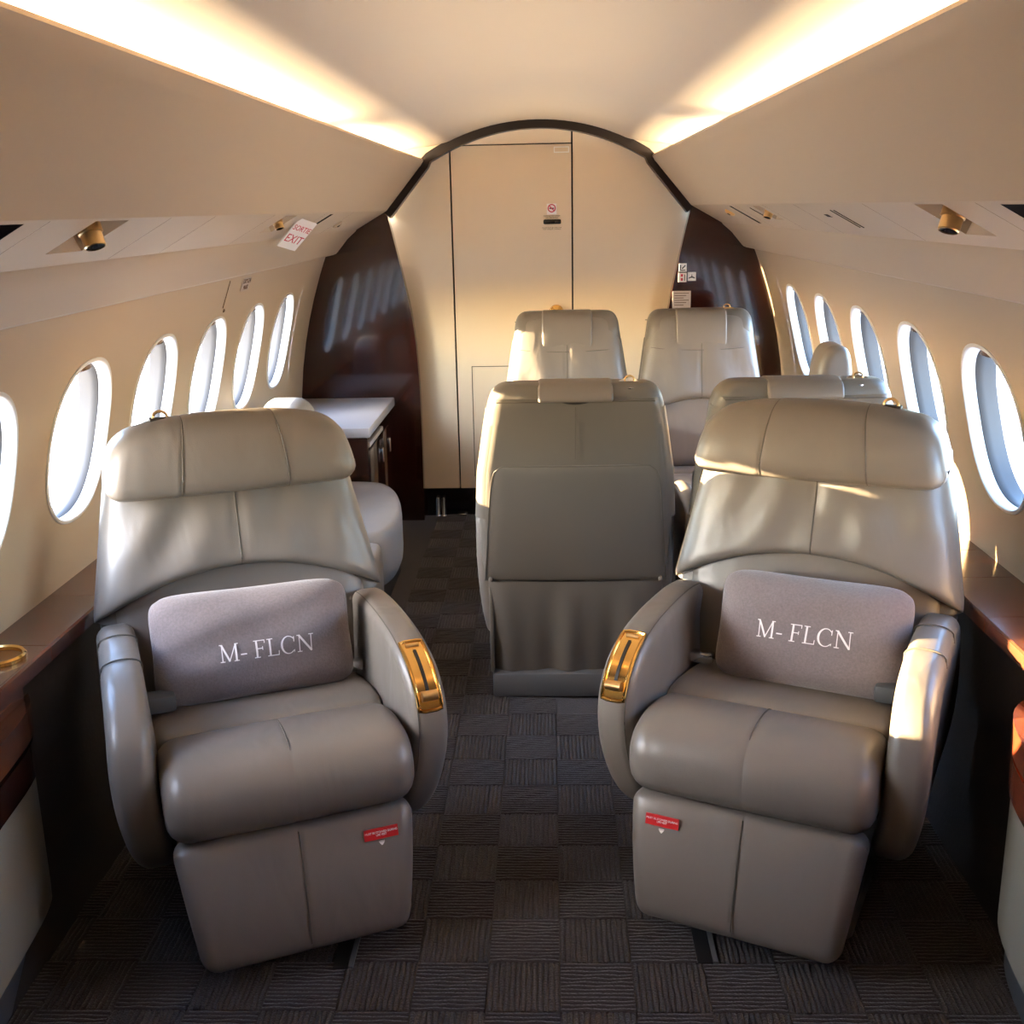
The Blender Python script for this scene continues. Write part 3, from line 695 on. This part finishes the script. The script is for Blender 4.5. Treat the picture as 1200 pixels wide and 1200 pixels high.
def pillow(label, loc, ang, u0, hwid, hh, tilt, s0, t0, roll):
    p = thing('throw_pillow', label, 'pillow', (loc[0], loc[1], 0), math.radians(ang), 'mauve wool lettered pillows')
    def shape(s, q, sg):
        e = (1 - abs(s) ** 3.6) ** .6 * (1 - abs(q) ** 3.0) ** .6
        pin = 1 - .05 * (1 - s * s) * abs(q) ** 4; pin2 = 1 - .045 * (1 - q * q) * abs(s) ** 4
        lump = .004 * sin(5 * s + 3 * q) + .003 * sin(9 * q - 4 * s)
        x = s * hwid * pin2; y = q * hh * pin; d = sg * e * (.060 if sg < 0 else .045) + lump * e
        # slightly turned in plane, then leaning on the seat back
        rd = 1 - .13 * (abs(s) ** 5) * (abs(q) ** 5); x *= rd; y *= rd
        x, y = x * cos(roll) - y * sin(roll), x * sin(roll) + y * cos(roll)
        z0, v0 = .560, .405
        return (u0 + x, v0 + y * sin(tilt) + d * cos(tilt), z0 + y * cos(tilt) - d * sin(tilt))
    f, b = grid(lambda s, q: shape(s, q, -1), 40, 28), grid(lambda s, q: shape(s, q, 1), 40, 28)
    body = obj('pillow_cover', join(f, b), M['wool'], p, angle=80)
    bm = bmesh.new(); bm.from_mesh(body.data); bmesh.ops.remove_doubles(bm, verts=bm.verts, dist=.0005); bm.to_mesh(body.data); bm.free()
    H = .039; adv = 0; V, F = [], []
    for ch in 'M- FLCN':
        if ch == ' ': adv += .30; continue
        wd, polys = GLY[ch]
        for q in polys:
            n = len(V)
            for x, y in q:
                s = s0 + ((adv + x - 2.50) * H) / hwid; tt = t0 + (y - .5) * H / hh
                P = shape(s, tt, -1); V.append((P[0], P[1] - .0022 * cos(tilt), P[2] + .0022 * sin(tilt)))
            F.append(tuple(range(n, n + 4)))
        adv += wd + .10
    me = obj('embroidery', (V, F), M['embroidery'], body, smooth=False); me['label'] = 'white embroidered capital letters'
    return p
pillow('mauve grey wool pillow with white letters on the left foreground seat', L_LOC, L_ANG, -.004, .232, .130, .34, .06, -.14, -.02)
pillow('mauve grey wool pillow with white letters on the right foreground seat', R_LOC, R_ANG, .036, .222, .132, .34, -.06, -.02, .0)

# ------------------------------------------------------------------ things on the service panels
def reading_lamp(s, y, tt, label, small=False):
    p = Vector(panel_pt(s, y, tt, .012)); k = .75 if small else 1
    o = thing('reading_lamp', label, 'lamp', p)
    d = Vector((-s * .35, -.25, -1)).normalized()
    obj('lamp_barrel', lathe([(.0, -.012), (.017 * k, -.012), (.022 * k, -.006), (.022 * k, .012), (.019 * k, .014), (.019 * k, .036 * k), (.017 * k, .038 * k)], (0, 0, 0), d, 22), M['gold_satin'], o)
    obj('lamp_lens', lathe([(.0, .030 * k), (.017 * k, .036 * k)], (0, 0, 0), d, 22), M['gloss_black'], o)
    obj('lamp_arm', cyl((0, 0, .004), (s * .012, -.045 * k, -.006), .005, n=10), M['gloss_black'], o)
    return o
reading_lamp(-1, 2.00, .30, 'gold swivel reading lamp in the left service panel nearest the photographer')
reading_lamp(-1, 3.44, .35, 'small gold reading lamp beside the exit sign', True)
reading_lamp(1, 2.05, .32, 'gold swivel reading lamp in the right service panel nearest the photographer')
reading_lamp(1, 3.77, .35, 'small gold reading lamp far along the right service panel', True)
for s, y, tt, lab in ((-1, 4.55, .55, 'small beige air nozzle at the aft end of the left service panel'), (1, 4.55, .35, 'small gold air nozzle at the aft end of the right service panel')):
    nx, nz = s * .082 / .1675, .146 / .1675
    a = thing('air_nozzle', lab, 'nozzle', panel_pt(s, y, tt))
    obj('nozzle_ring', lathe([(.022, .0), (.022, .006), (.016, .010), (.012, .004), (0, .004)], (0, 0, 0), (-nx, 0, -nz)), M['gold_satin'] if s > 0 else M['cream'], a)
    obj('nozzle_core', lathe([(.009, .003), (.006, .012), (0, .012)], (0, 0, 0), (-nx, 0, -nz)), M['gap'], a)
ex = thing('exit_sign', 'white exit sign with red lettering on the left service panel', 'sign', (-.768, 3.72, 1.432))
em = frame((0, 0, 0), (.35, .9, -.2), (.73, 0, .68))
obj('sign_plate', mbox(em, -.050, .050, -.060, .060, -.003, .001, .001), M['paper'], ex, smooth=False)
text_obj('sortie_lettering', 'SORTIE', .029, M['redink'], ex, em @ Matrix.Translation((0, .024, .0012)))
text_obj('exit_lettering', 'EXIT', .044, M['redink'], ex, em @ Matrix.Translation((0, -.020, .0012)))
vt = thing('panel_slits', 'pair of thin dark slits in the right service panel', 'slits', panel_pt(1, 2.84, .45))
for dy in (-.022, .012):
    a, b = Vector(panel_pt(1, 2.84 + dy, .2, -.0005)), Vector(panel_pt(1, 2.84 + dy, .72, -.0005)); o0 = Vector(panel_pt(1, 2.84, .45))
    obj('slit', tube([a - o0, b - o0], .0014, 6), M['gap'], vt)
mk = thing('panel_marking', 'tiny dark marking on the right service panel', 'marking', panel_pt(1, 2.975, .38, -.001))
text_obj('caption', 'PULL', .02, M['gap'], mk, frame((0, 0, 0), (0, -1, 0), (-.146, 0, .082)))
# placards on the left sidewall
def wallframe(s, y, z): return frame((0, 0, 0), (0, 1, 0) if s < 0 else (0, -1, 0), (-(wx(z + .01) - wx(z - .01)) / .02 * -s, 0, 1))
wp = thing('wall_placard', 'small grey printed placard on the left wall above the windows', 'placard', (-wx(1.265) + .002, 3.98, 1.262))
m_ = wallframe(-1, 3.98, 1.262)
obj('plate', mbox(m_, -.05, .05, -.024, .024, -.001, .001), M['mutedpaper'], wp, smooth=False)
text_obj('caption', 'OXYGEN\nMASK', .024, M['tab'], wp, m_ @ Matrix.Translation((0, 0, .0014)))
hs_ = thing('oxygen_box_lid', 'hairline cream lid with a small dark stud on the left wall above the windows', 'lid', (-wx(1.25) + .0015, 3.80, 1.245))
m_ = wallframe(-1, 3.8, 1.245)
obj('lid_edge', mbox(m_, -.05, -.047, -.05, .045, -.001, .0012), M['tab'], hs_, smooth=False)
obj('stud', lathe([(0, .003), (.005, .003), (.007, 0)], m_ @ Vector((-.03, -.06, 0)), m_.to_3x3() @ Vector((0, 0, 1)), 12), M['tab'], hs_)

# ------------------------------------------------------------------ divan, credenza, bolster
dv = thing('divan', 'pale grey divan along the left wall behind the front seat', 'sofa', (-.8, 3.8, 0))
def rel(vf_, o=(-.8, 3.8, 0)): return [(p[0] - o[0], p[1] - o[1], p[2] - o[2]) for p in vf_[0]], vf_[1]
def plan_cushion(plan, z0, z1, r=.03):
    pl = chaikin(plan, 3); n = len(pl); rings = []
    cxm, cym = sum(p[0] for p in pl) / n, sum(p[1] for p in pl) / n
    for z, k in ((z0, .95), (z0 + r * .3, .985), (z0 + r, 1), (z1 - r, 1), (z1 - r * .45, .985), (z1 - r * .1, .955), (z1, .90), (z1 + .004, .6), (z1 + .005, .2)):
        rings.append([(cxm + (x - cxm) * k, cym + (y - cym) * k, z) for x, y in pl])
    return loft(rings)
obj('seat_cushion', rel(plan_cushion([(-1.02, 3.72), (-.62, 3.72), (-.53, 3.78), (-.515, 4.05), (-.55, 4.30), (-.62, 4.50), (-.70, 4.585), (-1.02, 4.585)], .20, .405, .045)), M['sofa'], dv, angle=60)
obj('seat_cushion', rel(plan_cushion([(-1.02, 2.98), (-.56, 2.98), (-.52, 3.1), (-.52, 3.6), (-.55, 3.705), (-1.02, 3.705)], .20, .405, .045)), M['sofa'], dv, angle=60)
obj('divan_base', rel(box(-1.02, -.60, 3.0, 4.55, .0, .205, .01)), M['dark'], dv)
obj('divan_back', rel(extr(chaikin([(-1.03, .38), (-.93, .40), (-.92, .60), (-.95, .66), (-1.02, .665), (-1.03, .6)], 2), 3.0, 4.30, .04, lambda c, a, b: (a, c, b))), M['sofa'], dv, angle=60)
obj('divan_arm', rel(extr(chaikin([(3.98, .40), (4.02, .62), (4.12, .76), (4.30, .815), (4.47, .76), (4.56, .62), (4.575, .40)], 2), -1.12 + .05, -.90, .05, lambda c, a, b: (c, a, b))), M['sofa'], dv, angle=60)

cr = thing('credenza', 'dark mahogany credenza with a pale grey top against the left partition', 'cabinet', (-.93, 5.0, 0))
o0 = (-.93, 5.0, 0)
obj('carcass', rel(box(-1.15, -.725, 4.605, YB - .04, .0, .578, .004), o0), M['wood'], cr, smooth=False)
obj('top', rel(box(-1.162, -.712, 4.595, YB - .04, .580, .622, .006), o0), M['top'], cr)
ps = obj('pull_out_shelf', rel(box(-.728, -.716, 4.62, 5.0, .535, .555, .002), o0), M['top'], cr)
for y0, y1 in ((4.615, 5.0), (5.006, YB - .045)):
    d = obj('door', rel(box(-.727, -.717, y0, y1, .06, .525, .002), o0), M['wood'], cr)
    yh = y1 - .06 if y0 < 4.9 else y0 + .16
    obj('door_handle', rel(box(-.719, -.707, yh - .018, yh + .018, .40, .47, .006), o0), M['chrome'], d)
bo = obj('side_bolster', extr(chaikin([(.915, .625), (.908, .8), (.912, .98), (.935, 1.05), (.985, 1.062), (1.022, 1.03), (1.03, .9), (1.04, .7), (1.04, .625)], 2), 3.62, 3.78, .03, lambda c, a, b: (a, c, b)), M['leather'], angle=60)
tag(bo, 'upright grey leather bolster on the right ledge between windows', 'bolster')

# ------------------------------------------------------------------ near consoles, cup holder
def console(s, plan, name, label, woodm, topm, ztop):
    t = thing(name, label, 'cabinet', (s * 1.0, 1.3, 0)); o0 = (s * 1.0, 1.3, 0)
    pl = chaikin(plan, 2, False); back = [(1.19, pl[-1][1]), (1.19, pl[0][1])]
    def pris(z0, z1, off=0.0):
        q = [(x + off, y - (off if k > len(pl) * .7 else 0)) for k, (x, y) in enumerate(pl)] + back
        return rel(loft([[(s * x, y, z) for x, y in q] for z in (z0, z1)]), o0)
    obj('kick_plate', pris(.0, .10, .03), M['kick'], t, angle=30)
    obj('body', pris(.10, .40, .008), M['panel'], t, angle=30)
    obj('drawer_front', pris(.40, .472, 0), M[woodm], t, angle=30)
    obj('shadow_gap', pris(.472, .487, .012), M['black'], t, angle=30)
    obj('top', pris(.487, ztop, -.004), M[topm], t, angle=30)
    return t
console(-1, [(.93, .2), (.95, 1.2), (.967, 1.6), (.99, 1.86), (1.005, 2.02), (1.035, 2.10), (1.09, 2.15), (1.19, 2.16)], 'side_console', 'low curved console in the lower left corner with a mahogany top and cream front', 'wood', 'ledge', .55)
console(1, [(.86, .2), (.875, 1.2), (.885, 1.6), (.90, 1.86), (.93, 2.0), (.985, 2.075), (1.07, 2.10), (1.19, 2.11)], 'side_console', 'low curved console in the lower right corner with sun-toned mahogany, sunlight put into its colour', 'sunlit_wood', 'sunlit_wood', .545)
cb = tag(obj('cup_holder_block', loft([[(-1.19, y, z) for y, z in ()] or [(x, y, .552) for x, y in ((-1.19, 1.2), (-1.19, 2.075), (-1.034, 2.075), (-1.034, 1.2))], [(x, y, .6205) for x, y in ((-1.19, 1.2), (-1.19, 2.075), (-1.034, 2.075), (-1.034, 1.2))]]), M['ledge'], smooth=False), 'raised mahogany block of the left ledge that carries the gold cup holder', 'ledge block')
cu = thing('cup_holder', 'round gold cup holder sunk in the left mahogany ledge', 'cup holder', (-1.10, 2.125, .6215))
obj('rim', lathe([(.044, -.002), (.045, .008), (.050, .011), (.054, .007), (.054, -.001)], (0, 0, 0), n=32), M['gold'], cu)
obj('cup_well', lathe([(.045, .003), (.044, .0005), (.0, .0008)], (0, 0, 0), n=32), M['shaded_gold'], cu)  # nearly flat floor, its depth shade painted by the darker metal

# seat tracks in the carpet
for x0, y0, lab in ((-.395, 2.03, 'dark seat track slot in the carpet below the left foreground seat'), (.355, 2.05, 'dark seat track slot in the carpet below the right foreground seat')):
    tr = thing('seat_track', lab, 'track', (x0, y0, 0))
    obj('track_channel', box(-.016, .016, -.07, .5, -.001, .0025), M['black'], tr, smooth=False)
    obj('track_lip', box(.016, .026, -.07, .5, -.001, .005), M['base'], tr, smooth=False)

# apron outside
tag(obj('reflector_wing', extr(chaikin([(.2, -.42), (.6, -.33), (1.6, -.27), (3.0, -.30), (5.2, -.40), (5.3, -.42), (3.0, -.52), (.8, -.50)], 2), -9.0, -1.45, .05, lambda c, a, b: (c, a + (1.45 + c) * -.22, b + (1.45 + c) * .065), step=.5), M['wing'], angle=60), 'pale glossy wing added outside the left windows to reflect the sun', 'wing')  # unseen wing, added and sloped to reflect low sun into the cabin
struct(obj('ground', box(-60, 60, -60, 60, -2.3, -2.2), M['tarmac'], smooth=False), 'pale apron outside the windows')
